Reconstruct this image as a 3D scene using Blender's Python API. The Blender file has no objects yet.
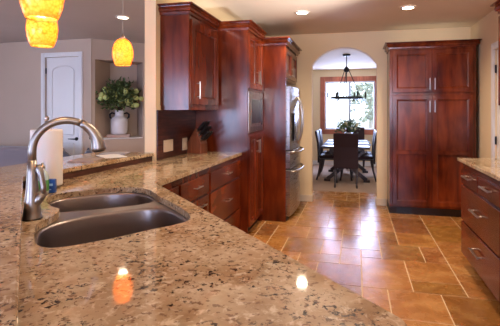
import bpy, bmesh, math, random
from mathutils import Vector, Matrix, Euler
R = math.radians
random.seed(7)
S = bpy.context.scene
COL = S.collection

# ------------------------------------------------------------------ camera
cam = bpy.data.cameras.new('camera'); camo = bpy.data.objects.new('camera', cam); COL.objects.link(camo)
camo.location = (0, 0, 1.352)
camo.rotation_euler = (R(90), 0, .23)
cam.sensor_width = 36; cam.lens = 387 / 500 * 36
cam.shift_x = (250 - 266) / 500; cam.shift_y = -(163 - 111.4) / 500
cam.clip_start = .02; cam.clip_end = 300
S.camera = camo

# ------------------------------------------------------------------ world, lights, exposure
W = bpy.data.worlds.new('world'); S.world = W; W.use_nodes = True
wn = W.node_tree.nodes; wn['Background'].inputs['Color'].default_value = (.72, .83, 1, 1)
wn['Background'].inputs['Strength'].default_value = 3.5
S.view_settings.view_transform = 'Standard'; S.view_settings.look = 'None'
S.view_settings.exposure = 0.58; S.view_settings.gamma = 1.0
S.view_settings.use_curve_mapping = False

def area(name, loc, rot, sx, sy, power, color, portal=False, spread=180):
    l = bpy.data.lights.new(name, 'AREA'); l.shape = 'RECTANGLE'; l.size = sx; l.size_y = sy
    l.energy = power; l.color = color; l.spread = R(spread)
    if portal: l.cycles.is_portal = True
    o = bpy.data.objects.new(name, l); COL.objects.link(o); o.location = loc; o.rotation_euler = rot
    return o
DAY = (.46, .58, 1)
# daylight entering through the windows
area('daylight_dining_window', (-.17, 9.92, 1.49), (R(-90), 0, 0), 1.2, 1.2, 75, DAY)
area('daylight_living_window', (-3.9, -3.55, 1.45), (R(90), 0, 0), 2.9, 1.5, 105, DAY)
area('daylight_kitchen_window', (.55, -3.55, 1.55), (R(90), 0, 0), 1.3, 1.1, 45, DAY)
area('daylight_patio_window', (-6.9, 2.0, 1.3), (R(90), 0, R(-90)), 2.2, 1.9, 20, DAY)

# strip lights lying on top of the cabinets, shining on wall and ceiling
WARM = (1, .84, .56)
area('cabinet_top_strip_left', (-1.60, 4.25, 2.33), (R(180), 0, 0), .10, 1.9, 1.2, WARM)
area('cabinet_top_strip_pantry', (.95, 5.62, 2.28), (R(180), 0, 0), .9, .10, .3, WARM)

def spot(name, loc, to, power, color, size, soft):
    l = bpy.data.lights.new(name, 'SPOT'); l.energy = power; l.color = color; l.spot_size = R(size); l.spot_blend = 1; l.shadow_soft_size = soft
    o = bpy.data.objects.new(name, l); COL.objects.link(o); o.location = loc
    o.rotation_euler = (Vector(to) - Vector(loc)).to_track_quat('-Z', 'Y').to_euler()
# the photographer's flash bounced off the ceiling, and an added spot without real source, brightening the ceiling above the left cabinets
spot('bounce_flash', (.35, -.9, 1.7), (.1, .6, 2.51), 170, (1, .88, .74), 95, .12)
spot('ceiling_fill_spot', (1.15, 2.9, .97), (-.85, 3.95, 2.60), 480, (1, .95, .92), 40, .15)

# ------------------------------------------------------------------ materials
def mat(name, color=(.5, .5, .5), rough=.5, metal=0, **k):
    m = bpy.data.materials.new(name); m.use_nodes = True
    b = m.node_tree.nodes['Principled BSDF']
    b.inputs['Base Color'].default_value = (*color, 1); b.inputs['Roughness'].default_value = rough
    b.inputs['Metallic'].default_value = metal
    for kk, v in k.items():
        kk = {'coat': 'Coat Weight', 'coatr': 'Coat Roughness', 'spec': 'Specular IOR Level', 'trans': 'Transmission Weight',
              'emc': 'Emission Color', 'ems': 'Emission Strength', 'sheen': 'Sheen Weight', 'aniso': 'Anisotropic', 'sss': 'Subsurface Weight'}[kk]
        b.inputs[kk].default_value = v
    return m
def nodes(m): return m.node_tree.nodes, m.node_tree.links, m.node_tree.nodes['Principled BSDF']
def coords(m, scale=(1, 1, 1), rot=(0, 0, 0), kind='Object'):
    n, l, b = nodes(m); t = n.new('ShaderNodeTexCoord'); mp = n.new('ShaderNodeMapping')
    mp.inputs['Scale'].default_value = scale; mp.inputs['Rotation'].default_value = rot
    l.new(t.outputs[kind], mp.inputs['Vector']); return mp.outputs['Vector']
def noise(m, vec, scale, detail=4, rough=.55, dist=0):
    n, l, b = nodes(m); t = n.new('ShaderNodeTexNoise'); t.inputs['Scale'].default_value = scale
    t.inputs['Detail'].default_value = detail; t.inputs['Roughness'].default_value = rough; t.inputs['Distortion'].default_value = dist
    l.new(vec, t.inputs['Vector']); return t.outputs['Fac']
def ramp(m, fac, stops):
    n, l, b = nodes(m); r = n.new('ShaderNodeValToRGB'); e = r.color_ramp.elements
    while len(e) < len(stops): e.new(.5)
    for i, (p, c) in enumerate(stops):
        e[i].position = p; e[i].color = (*c, 1) if len(c) == 3 else c
    l.new(fac, r.inputs['Fac']); return r.outputs['Color']
def mix(m, fac, a, b_, mode='MIX'):
    n, l, b = nodes(m); x = n.new('ShaderNodeMix'); x.data_type = 'RGBA'; x.blend_type = mode
    for i, v in ((0, fac), (6, a), (7, b_)):
        if hasattr(v, 'is_linked'): l.new(v, x.inputs[i])
        else: x.inputs[i].default_value = v if i == 0 else (*v, 1)
    return x.outputs[2]
def bump(m, fac, strength=.1, dist=.01):
    n, l, b = nodes(m); x = n.new('ShaderNodeBump'); x.inputs['Strength'].default_value = strength
    x.inputs['Distance'].default_value = dist; l.new(fac, x.inputs['Height']); l.new(x.outputs['Normal'], b.inputs['Normal'])
def setc(m, c): n, l, b = nodes(m); l.new(c, b.inputs['Base Color'])

def wood(name, dark, mid, light, scale=(14, 14, 1.1), rough=.19, coat=.0):
    m = mat(name, mid, rough, coat=coat, coatr=.10)
    v = coords(m, scale); f = noise(m, v, 2.2, 5, .5, .4)
    v2 = coords(m, (1.3, 1.3, .8)); f2 = noise(m, v2, 2.0, 3, .5)
    c = ramp(m, f, [(.30, dark), (.5, mid), (.72, light)])
    c2 = ramp(m, f2, [(.36, (.50, .46, .46)), (.64, (1.15, 1.15, 1.15))])
    setc(m, mix(m, 1.0, c, c2, 'MULTIPLY'))
    v3 = coords(m, (120, 120, 3)); bump(m, noise(m, v3, 1.0, 2), .03, .002)
    return m
M = {}
M['cherry'] = wood('cherry_wood', (.085, .011, .003), (.165, .025, .006), (.25, .045, .010), (5, 5, .9))
M['cherry_h'] = wood('cherry_wood_horizontal', (.085, .011, .003), (.165, .025, .006), (.25, .045, .010), (5, .9, 5))
M['darkwood'] = wood('dark_facing', (.035, .010, .008), (.075, .022, .016), (.15, .05, .035), (2, 2, 26), .35, .2)
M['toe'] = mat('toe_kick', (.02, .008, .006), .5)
M['espresso'] = wood('espresso_wood', (.018, .010, .012), (.03, .015, .015), (.05, .022, .02), rough=.3)
M['leather'] = mat('dark_leather', (.024, .008, .009), .5, spec=.25)
M['trimwood'] = wood('window_trim_wood', (.42, .11, .055), (.55, .16, .08), (.66, .21, .11), rough=.4, coat=.1)
M['blockwood'] = wood('knife_block_wood', (.15, .04, .02), (.22, .065, .03), (.3, .10, .05), rough=.4)

def granite(name):
    m = mat(name, (.6, .45, .3), .05)
    v = coords(m)
    big = ramp(m, noise(m, v, 5.5, 4, .6, .4), [(.34, (.33, .20, .10)), (.48, (.47, .325, .19)), (.62, (.58, .44, .29))])
    med = noise(m, v, 38, 5, .62, .5)
    c = mix(m, ramp(m, med, [(.53, (0, 0, 0)), (.64, (1, 1, 1))]), big, (.66, .52, .36))
    sm = noise(m, v, 60, 4, .6, .2)
    c = mix(m, ramp(m, sm, [(.575, (0, 0, 0)), (.625, (.85, .85, .85))]), c, (.20, .105, .055))
    clus = ramp(m, noise(m, v, 9, 3, .6), [(.44, (.0, .0, .0)), (.54, (1, 1, 1))])
    n, l, b = nodes(m)
    v2 = coords(m, (1, 1, 1), (0, 0, .7)); sp = noise(m, v2, 56, 6, .68, .3)
    spk = ramp(m, sp, [(.555, (0, 0, 0)), (.59, (1, 1, 1))])
    k = mix(m, 1.0, spk, clus, 'MULTIPLY')
    c = mix(m, k, c, (.045, .026, .020))
    setc(m, c); return m
M['granite'] = granite('speckled_granite')

def plaster(name, c, var=.04, rough=.75):
    m = mat(name, c, rough, spec=.3)
    v = coords(m); f = noise(m, v, 1.3, 2)
    setc(m, ramp(m, f, [(.3, tuple(x * (1 - var) for x in c)), (.7, tuple(min(1, x * (1 + var)) for x in c))]))
    v2 = coords(m); bump(m, noise(m, v2, 90, 3), .06, .003); return m
M['wall'] = plaster('warm_beige_paint', (.84, .66, .42))
M['wall_living'] = plaster('taupe_paint', (.56, .43, .34))
M['ceiling'] = plaster('ceiling_paint', (.80, .68, .55))
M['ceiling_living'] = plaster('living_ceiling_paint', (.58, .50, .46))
M['white'] = mat('white_gloss_paint', (.80, .77, .76), .35)
M['niche'] = plaster('niche_paint', (.50, .45, .42))
M['steel'] = mat('brushed_steel', (.52, .47, .44), .27, 1)
def steelify(m, sc):
    v = coords(m, sc); f = noise(m, v, 3, 3)
    n, l, b = nodes(m); r = n.new('ShaderNodeMapRange'); r.inputs[3].default_value = .2; r.inputs[4].default_value = .38
    l.new(f, r.inputs[0]); l.new(r.outputs[0], b.inputs['Roughness'])
steelify(M['steel'], (60, 60, 1))
M['sinksteel'] = mat('sink_steel', (.33, .28, .265), .34, 1); 
M['fridge'] = mat('refrigerator_steel', (.42, .40, .41), .26, 1); steelify(M['fridge'], (2, 2, 60))
M['nickel'] = mat('satin_nickel', (.50, .46, .42), .28, 1)
M['chrome'] = mat('brushed_nickel_faucet', (.36, .32, .29), .36, 1)
M['black'] = mat('black_plastic', (.012, .012, .014), .3)
M['iron'] = mat('dark_iron', (.02, .018, .02), .45, .6)
M['darkglass'] = mat('dark_glass', (.012, .012, .018), .12, spec=.25)
M['paper'] = mat('white_paper_towel', (.80, .76, .73), .9)
M['papersheet'] = mat('printed_paper', (.80, .78, .76), .6)
M['magazine'] = mat('magazine_cover', (.35, .24, .20), .4)
M['plate'] = mat('switch_plate', (.62, .50, .38), .35)
M['grout'] = mat('grout', (.72, .52, .32), .8)
M['carpet'] = mat('tan_carpet', (.46, .31, .22), .95)
v = coords(M['carpet']); bump(M['carpet'], noise(M['carpet'], v, 220, 3), .5, .01)
M['basebd'] = mat('cream_baseboard', (.72, .60, .47), .4)
M['sofa'] = mat('grey_blue_upholstery', (.21, .165, .175), .85, sheen=.3)
M['cushion'] = mat('navy_cushion', (.06, .07, .12), .85, sheen=.3)
M['ceramic'] = mat('white_ceramic', (.78, .76, .80), .18, coat=.6)
M['leaf'] = mat('green_leaf', (.035, .065, .022), .55)
v = coords(M['leaf']); setc(M['leaf'], ramp(M['leaf'], noise(M['leaf'], v, 14), [(.35, (.03, .055, .016)), (.65, (.13, .19, .055))]))
M['bloom'] = mat('pale_green_blossom', (.50, .56, .20), .7)
M['twig'] = mat('dark_twig', (.05, .03, .02), .8)
M['green'] = mat('green_label', (.12, .38, .09), .4)
M['soap'] = mat('pale_soap_bottle', (.55, .66, .62), .25)
M['blue'] = mat('blue_sponge_wrap', (.015, .09, .36), .35)
M['lightblue'] = mat('pale_blue_print', (.35, .55, .8), .4)
M['bark'] = mat('tree_bark', (.4, .36, .32), .9)
M['treeleaf'] = mat('outdoor_foliage', (.34, .38, .30), .8)
M['lawn'] = mat('outdoor_grass', (.30, .31, .27), .95)
M['diffuser'] = mat('lamp_diffuser', (.9, .85, .8), .5, emc=(1, .80, .58, 1), ems=16)
M['bulb'] = mat('lamp_bulb', (1, .8, .5), .4, emc=(1, .72, .36, 1), ems=45)
M['canwhite'] = mat('can_light_ring', (.8, .76, .7), .4)
M['book'] = mat('pale_book', (.50, .34, .28), .6)
M['cloth'] = mat('placemat_cloth', (.08, .06, .07), .8)
# amber mosaic glass of the pendants: a lit lamp shade gives off light
def shade_mat():
    m = mat('amber_mosaic_glass', (.85, .40, .06), .25, coat=.4)
    n, l, b = nodes(m); v = coords(m)
    vo = n.new('ShaderNodeTexVoronoi'); vo.inputs['Scale'].default_value = 80; l.new(v, vo.inputs['Vector'])
    bl = noise(m, v, 11, 2, .5)
    c = ramp(m, vo.outputs['Distance'], [(.25, (1.0, .62, .18)), (.6, (.97, .50, .10)), (.9, (.74, .31, .03))])
    c = mix(m, ramp(m, bl, [(.60, (0, 0, 0)), (.70, (.75, .75, .75))]), c, (.55, .18, .02))
    setc(m, c); l.new(c, b.inputs['Emission Color']); b.inputs['Emission Strength'].default_value = .10
    t = n.new('ShaderNodeBsdfTranslucent'); l.new(c, t.inputs['Color'])
    mx = n.new('ShaderNodeMixShader'); mx.inputs[0].default_value = .5
    out = n['Material Output']; l.new(b.outputs[0], mx.inputs[1]); l.new(t.outputs[0], mx.inputs[2]); l.new(mx.outputs[0], out.inputs['Surface'])
    return m
M['amber'] = shade_mat()
def glass_mat():
    m = bpy.data.materials.new('window_glass'); m.use_nodes = True; n, l = m.node_tree.nodes, m.node_tree.links
    n.remove(n['Principled BSDF']); tr = n.new('ShaderNodeBsdfTransparent'); gl = n.new('ShaderNodeBsdfGlossy'); gl.inputs['Roughness'].default_value = .02
    mx = n.new('ShaderNodeMixShader'); mx.inputs[0].default_value = .06
    l.new(tr.outputs[0], mx.inputs[1]); l.new(gl.outputs[0], mx.inputs[2]); l.new(mx.outputs[0], n['Material Output'].inputs['Surface']); return m
M['glass'] = glass_mat()
def tile_mat():
    m = mat('travertine_tile', (.3, .15, .06), .24, coat=.15, coatr=.15)
    n, l, b = nodes(m); a = n.new('ShaderNodeVertexColor'); a.layer_name = 'tone'
    v = coords(m); f = noise(m, v, 3.5, 6, .62, 1.2)
    c = ramp(m, f, [(.3, (.34, .135, .036)), (.5, (.46, .20, .06)), (.68, (.60, .31, .11))])
    c = mix(m, 1.0, c, a.outputs['Color'], 'MULTIPLY'); setc(m, c)
    v2 = coords(m); bump(m, noise(m, v2, 5, 4), .18, .01)
    r = n.new('ShaderNodeMapRange'); r.inputs[3].default_value = .16; r.inputs[4].default_value = .38
    l.new(noise(m, v2, 9, 4), r.inputs[0]); l.new(r.outputs[0], b.inputs['Roughness']); return m
M['tile'] = tile_mat()

# ------------------------------------------------------------------ mesh helpers
def box(bm, x0, x1, y0, y1, z0, z1):
    v = [bm.verts.new(p) for p in ((x0, y0, z0), (x1, y0, z0), (x1, y1, z0), (x0, y1, z0), (x0, y0, z1), (x1, y0, z1), (x1, y1, z1), (x0, y1, z1))]
    for f in ((0, 3, 2, 1), (4, 5, 6, 7), (0, 1, 5, 4), (1, 2, 6, 5), (2, 3, 7, 6), (3, 0, 4, 7)): bm.faces.new([v[i] for i in f])
    return v
def obox(bm, O, U, V, N, w, h, d):
    O, U, V, N = map(Vector, (O, U, V, N))
    v = [bm.verts.new(O + U * a * w + V * b * h + N * c * d) for c in (0, 1) for a, b in ((0, 0), (1, 0), (1, 1), (0, 1))]
    for f in ((0, 3, 2, 1), (4, 5, 6, 7), (0, 1, 5, 4), (1, 2, 6, 5), (2, 3, 7, 6), (3, 0, 4, 7)): bm.faces.new([v[i] for i in f])
def prism(bm, poly, z0, z1):
    a = [bm.verts.new((x, y, z0)) for x, y in poly]; b = [bm.verts.new((x, y, z1)) for x, y in poly]
    n = len(poly); bm.faces.new(a[::-1]); bm.faces.new(b)
    for i in range(n): bm.faces.new((a[i], a[(i + 1) % n], b[(i + 1) % n], b[i]))
def extr(bm, prof, O, A, B, D, t):
    """2D profile (a,b) in plane A,B from O, extruded t along D"""
    O, A, B, D = map(Vector, (O, A, B, D))
    a = [bm.verts.new(O + A * p + B * q) for p, q in prof]; b = [bm.verts.new(O + A * p + B * q + D * t) for p, q in prof]
    n = len(prof); bm.faces.new(a[::-1]); bm.faces.new(b)
    for i in range(n): bm.faces.new((a[i], a[(i + 1) % n], b[(i + 1) % n], b[i]))
def tube(bm, pts, rad, seg=12, cap=True):
    pts = [Vector(p) for p in pts]
    if not hasattr(rad, '__len__'): rad = [rad] * len(pts)
    rings = []; up = None
    for i, p in enumerate(pts):
        t = (pts[min(i + 1, len(pts) - 1)] - pts[max(i - 1, 0)]).normalized()
        if up is None:
            up = Vector((0, 0, 1)) if abs(t.z) < .9 else Vector((1, 0, 0))
        a = t.cross(up).normalized(); up = a.cross(t).normalized(); b = up
        rings.append([bm.verts.new(p + (a * math.cos(k * 2 * math.pi / seg) + b * math.sin(k * 2 * math.pi / seg)) * rad[i]) for k in range(seg)])
    for r0, r1 in zip(rings, rings[1:]):
        for k in range(seg): bm.faces.new((r0[k], r0[(k + 1) % seg], r1[(k + 1) % seg], r1[k]))
    if cap: bm.faces.new(rings[0][::-1]); bm.faces.new(rings[-1])
def lathe(bm, prof, c, seg=24, cap=True):
    rings = [[bm.verts.new((c[0] + r * math.cos(k * 2 * math.pi / seg), c[1] + r * math.sin(k * 2 * math.pi / seg), c[2] + z)) for k in range(seg)] for r, z in prof]
    for r0, r1 in zip(rings, rings[1:]):
        for k in range(seg): bm.faces.new((r0[k], r0[(k + 1) % seg], r1[(k + 1) % seg], r1[k]))
    if cap: bm.faces.new(rings[0][::-1]); bm.faces.new(rings[-1])
def plate_holes(bm, outer, holes, z0, z1):
    es = []
    for loop in [outer] + holes:
        vs = [bm.verts.new((x, y, z1)) for x, y in loop]
        es += [bm.edges.new((vs[i], vs[(i + 1) % len(vs)])) for i in range(len(vs))]
    bmesh.ops.triangle_fill(bm, use_beauty=True, use_dissolve=False, edges=es, normal=(0, 0, 1))
    fs = bm.faces[:]
    r = bmesh.ops.extrude_face_region(bm, geom=fs)
    for g in r['geom']:
        if isinstance(g, bmesh.types.BMVert): g.co.z = z0
def blob(bm, c, r, sub=1, jit=0, sq=(1, 1, 1)):
    g = bmesh.ops.create_icosphere(bm, subdivisions=sub, radius=1)
    for v in g['verts']:
        k = 1 + random.uniform(-jit, jit)
        v.co = Vector((c[0] + v.co.x * r * sq[0] * k, c[1] + v.co.y * r * sq[1] * k, c[2] + v.co.z * r * sq[2] * k))
def leaf(bm, p, d, L, wd):
    p = Vector(p); d = Vector(d).normalized(); s = d.cross(Vector((random.uniform(-1, 1), random.uniform(-1, 1), random.uniform(-1, 1)))).normalized()
    n = d.cross(s) * .18 * L
    a = bm.verts.new(p); b = bm.verts.new(p + d * L * .5 + s * wd / 2 - n); c = bm.verts.new(p + d * L); e = bm.verts.new(p + d * L * .5 - s * wd / 2 - n); m = bm.verts.new(p + d * L * .5)
    bm.faces.new((a, b, m)); bm.faces.new((b, c, m)); bm.faces.new((c, e, m)); bm.faces.new((e, a, m))

def rootloc(o):
    while o.parent: o = o.parent
    return o.location.copy()
def obj(name, bm, m, parent=None, smooth=False, bev=0, seg=2, loc=None, flip=True):
    if flip: bmesh.ops.recalc_face_normals(bm, faces=bm.faces[:])
    off = rootloc(parent) if parent else (Vector(loc) if loc else Vector())
    bmesh.ops.translate(bm, verts=bm.verts[:], vec=-off)
    me = bpy.data.meshes.new(name); bm.to_mesh(me); bm.free(); me.materials.append(m)
    o = bpy.data.objects.new(name, me); COL.objects.link(o)
    if parent: o.parent = parent
    elif loc: o.location = loc
    if smooth:
        for p in me.polygons: p.use_smooth = True
    if bev:
        b = o.modifiers.new('bevel', 'BEVEL'); b.width = bev; b.segments = seg; b.limit_method = 'ANGLE'; b.angle_limit = R(40)
    return o
def tag(o, label, cat, group=None, kind=None):
    o['label'] = label; o['category'] = cat
    if group: o['group'] = group
    if kind: o['kind'] = kind
    return o
def thing(name, label, cat, loc, group=None, rz=0):
    o = bpy.data.objects.new(name, None); COL.objects.link(o); o.location = loc; o.rotation_euler = (0, 0, rz); o.empty_display_size = .1
    return tag(o, label, cat, group)
def struct(name, bm, m, parent=None, **k):
    o = obj(name, bm, m, parent, **k)
    if not parent: o['kind'] = 'structure'
    return o
def sroot(name, loc):
    o = bpy.data.objects.new(name, None); COL.objects.link(o); o.location = loc; o['kind'] = 'structure'; return o
def copy_tree(o, parent=None):
    c = o.copy(); COL.objects.link(c)
    if parent: c.parent = parent
    for ch in [x for x in bpy.data.objects if x.parent == o]: copy_tree(ch, c)
    return c
BM = bmesh.new
def mk(f):
    bm = BM(); f(bm); return bm
def bxo(name, dims, m, parent=None, **k):
    bm = BM(); box(bm, *dims); return obj(name, bm, m, parent, **k)

# ------------------------------------------------------------------ floor with stone tiles
GX, GY, UX, UY = .0405, 3.075, .1883, .2085
def build_floor():
    i0, i1, j0, j1 = -39, 9, -33, 17
    occ = {}; tiles = []
    def put(i, j, w, h):
        for a in range(w):
            for b in range(h):
                if (i + a, j + b) in occ or not (i0 <= i + a < i1 and j0 <= j + b < j1): return False
        for a in range(w):
            for b in range(h): occ[(i + a, j + b)] = 1
        tiles.append((i, j, w, h)); return True
    for t in [(2, 0, 2, 1), (2, 1, 2, 2), (4, 0, 2, 2), (4, 2, 2, 1), (0, 3, 1, 1), (0, 0, 2, 3), (-2, 0, 2, 2), (-1, 2, 1, 2), (-3, 2, 2, 1),
              (-1, 4, 2, 2), (0, 6, 1, 1), (-1, 6, 1, 1), (-3, 5, 2, 2), (-2, 3, 1, 2), (-4, 3, 2, 2), (-5, 5, 2, 2), (-4, 7, 2, 3), (1, 3, 2, 2), (1, 5, 1, 2),
              (3, 3, 1, 2), (2, 5, 2, 2), (2, 7, 2, 3), (4, 6, 2, 3), (4, 9, 2, 2), (4, 4, 2, 2), (1, -2, 2, 2), (3, -2, 3, 2), (0, 7, 2, 2), (0, 9, 2, 1),
              (-2, 7, 2, 2), (-2, 9, 2, 1), (-2, 10, 2, 2), (0, 10, 2, 2), (0, 12, 2, 3), (-2, 12, 2, 2), (-4, 10, 2, 2)]: put(*t)
    rnd = random.Random(5)
    for j in range(j0, j1):
        for i in range(i0, i1):
            if (i, j) in occ: continue
            opts = [(2, 3), (3, 2), (2, 2), (2, 2), (1, 2), (2, 1)]; rnd.shuffle(opts)
            for w, h in opts + [(1, 1)]:
                if put(i, j, w, h): break
    bm = BM(); col = bm.loops.layers.color.new('tone'); g = .0035
    for i, j, w, h in tiles:
        x0, x1 = GX + i * UX + g, GX + (i + w) * UX - g; y0, y1 = GY + j * UY + g, GY + (j + h) * UY - g
        t = rnd.uniform(.82, 1.16); c = (t, t * rnd.uniform(.95, 1.03), t * rnd.uniform(.9, 1.05), 1)
        z1, b = 0, .002
        a = [bm.verts.new(p) for p in ((x0, y0, -.004), (x1, y0, -.004), (x1, y1, -.004), (x0, y1, -.004))]
        d = [bm.verts.new(p) for p in ((x0 + b, y0 + b, z1), (x1 - b, y0 + b, z1), (x1 - b, y1 - b, z1), (x0 + b, y1 - b, z1))]
        fs = [bm.faces.new(d)] + [bm.faces.new((a[k], a[(k + 1) % 4], d[(k + 1) % 4], d[k])) for k in range(4)]
        for f in fs:
            for l in f.loops: l[col] = c
    o = struct('floor', bm, M['tile'], flip=False)
    # the grout bed belongs to the same floor
    me = o.data; me.materials.append(M['grout']); bm = BM(); bm.from_mesh(me)
    v = [bm.verts.new(p) for p in ((-7.4, -3.9, -.003), (1.72, -3.9, -.003), (1.72, 6.62, -.003), (-7.4, 6.62, -.003))]
    f = bm.faces.new(v); f.material_index = 1; f.normal_update()
    bm.to_mesh(me); bm.free()
build_floor()
bm = BM(); box(bm, -2.4, 2.4, 6.62, 10.1, -.05, .004); struct('floor_dining', bm, M['carpet'])

# ------------------------------------------------------------------ walls and ceilings
CZ = 2.51
T = .11
def wallbox(name, d, m): bm = BM(); box(bm, *d); return struct(name, bm, m)
wallbox('ceiling_kitchen', (-1.79, 1.66, -3.7, 5.8, CZ, CZ + .1), M['ceiling'])
wallbox('ceiling_living', (-7.1, -1.79, -3.7, 7.2, CZ, CZ + .1), M['ceiling_living'])
wallbox('ceiling_dining', (-2.5, 2.5, 5.95, 10.1, 2.40, 2.5), M['ceiling'])
wallbox('wall_left', (-1.74 - T, -1.74, 3.13, 5.8, 0, CZ), M['wall'])
wallbox('wall_near', (-7.1, 1.66, -3.71, -3.7, 0, .0), M['wall']) if 0 else None

def wall_with_hole(name, axis, pos, th, a0, a1, z0, z1, holes, m):
    """wall in plane axis ('x' -> constant X), spans a0..a1, rectangular openings (b0,b1,c0,c1)"""
    bm = BM(); xs = sorted({a0, a1} | {h[0] for h in holes} | {h[1] for h in holes}); zs = sorted({z0, z1} | {h[2] for h in holes} | {h[3] for h in holes})
    for xa, xb in zip(xs, xs[1:]):
        for za, zb in zip(zs, zs[1:]):
            if any(h[0] <= xa and xb <= h[1] and h[2] <= za and zb <= h[3] for h in holes): continue
            if axis == 'x': box(bm, pos, pos + th, xa, xb, za, zb)
            else: box(bm, xa, xb, pos, pos + th, za, zb)
    bmesh.ops.remove_doubles(bm, verts=bm.verts[:], dist=1e-5)
    return struct(name, bm, m)
wall_with_hole('wall_right', 'x', 1.52, T, -3.7, 5.8, 0, CZ, [(4.06, 4.84, 0, 2.05)], M['wall'])
wall_with_hole('wall_near', 'y', -3.7, T, -7.1, 1.66, 0, CZ, [(-5.4, -2.4, .7, 2.2), (-.1, 1.2, 1.0, 2.1)], M['wall_living'])
wall_with_hole('wall_living_left', 'x', -7.1, T, -3.7, 5.4, 0, CZ, [(.9, 3.1, .35, 2.25)], M['wall_living'])
wall_with_hole('wall_living_far', 'y', 5.35, T, -7.1, -4.10, 0, CZ, [(-4.965, -4.325, 0, 2.235)], M['wall_living'])
wall_with_hole('wall_dining_far', 'y', 9.85, T, -2.4, 2.4, 0, 2.4, [(-.775, .44, .90, 2.10)], M['wall'])
wallbox('wall_dining_left', (-2.4, -2.3, 5.95, 9.85, 0, 2.4), M['wall'])
wallbox('wall_dining_right', (2.3, 2.4, 5.95, 9.85, 0, 2.4), M['wall'])

def arch_wall():
    Y0, th = 5.80, .14; xa, xb, zs, zt = -.655, .285, 2.04, 2.295
    w = (xb - xa) / 2; h = zt - zs; rad = (w * w + h * h) / (2 * h); cx = (xa + xb) / 2; cz = zt - rad; a0 = math.asin(w / rad)
    arc = [(cx + rad * math.sin(t), cz + rad * math.cos(t)) for t in [a0 - 2 * a0 * k / 24 for k in range(25)]]
    poly = [(-1.85, 0), (xa, 0)] + arc[::-1] + [(xb, 0), (1.63, 0), (1.63, CZ), (-1.85, CZ)]
    bm = BM(); vs = [bm.verts.new((x, Y0, z)) for x, z in poly]
    es = [bm.edges.new((vs[i], vs[(i + 1) % len(vs)])) for i in range(len(vs))]
    bmesh.ops.triangle_fill(bm, use_beauty=True, use_dissolve=False, edges=es, normal=(0, -1, 0))
    r = bmesh.ops.extrude_face_region(bm, geom=bm.faces[:])
    for g in r['geom']:
        if isinstance(g, bmesh.types.BMVert): g.co.y += th
    struct('wall_arch', bm, M['wall'])
arch_wall()
# baseboards
bm = BM(); box(bm, -.83, -.64, 5.785, 5.80, 0, .10); box(bm, -.655, -.64, 5.80, 5.94, 0, .10); struct('baseboard_left', bm, M['basebd'], bev=.004)
bm = BM(); box(bm, .27, .42, 5.785, 5.80, 0, .10); box(bm, .27, .285, 5.80, 5.94, 0, .10); struct('baseboard_arch_right', bm, M['basebd'], bev=.004)
bm = BM(); box(bm, -2.3, 2.3, 9.835, 9.85, .004, .11); struct('baseboard_dining', bm, M['white'], bev=.004)
bm = BM(); box(bm, 1.505, 1.52, 4.92, 5.33, 0, .10); struct('baseboard_right', bm, M['basebd'], bev=.004)

# diagonal living room wall with a niche
A0 = Vector((-4.10, 5.37)); DS = Vector((.7071, .7071)); DN = Vector((-.7071, .7071))
def dg(s, d): p = A0 + DS * s + DN * d; return (p.x, p.y)
NS0, NS1, NZ0, NZ1 = .040, .795, .895, 2.185
def diag_wall():
    bm = BM()
    def slab(s0, s1, z0, z1, d0=0, d1=.55): prism(bm, [dg(s0, d0), dg(s1, d0), dg(s1, d1), dg(s0, d1)], z0, z1)
    slab(-.10 + .10, NS0, 0, CZ, 0, .55) if 0 else prism(bm, [dg(0, 0), dg(NS0, 0), dg(NS0 + .30, .42), dg(NS0 + .30, .55), dg(0, .55)], NZ0, NZ1)
    slab(NS1, 2.35, NZ0, NZ1)
    slab(0, 2.35, 0, NZ0); slab(0, 2.35, NZ1, CZ)
    prism(bm, [dg(NS0 + .30, .42), dg(NS1, .42), dg(NS1, .55), dg(NS0 + .30, .55)], NZ0, NZ1)
    bmesh.ops.remove_doubles(bm, verts=bm.verts[:], dist=1e-5)
    struct('wall_living_diagonal', bm, M['wall_living'])
    bm = BM(); prism(bm, [dg(NS0 + .004, -.02), dg(NS1 - .004, -.02), dg(NS1 - .004, .415), dg(NS0 + .30, .415)], NZ0 + .001, NZ0 + .022)
    struct('trim_1', bm, M['white'], bev=.004)
diag_wall()
wallbox('wall_living_back', (-2.5, -1.85, 6.98, 7.08, 0, CZ), M['wall_living'])
wallbox('wall_hall', (-1.95, -1.85, 5.8, 7.0, 0, CZ), M['wall_living'])

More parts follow.
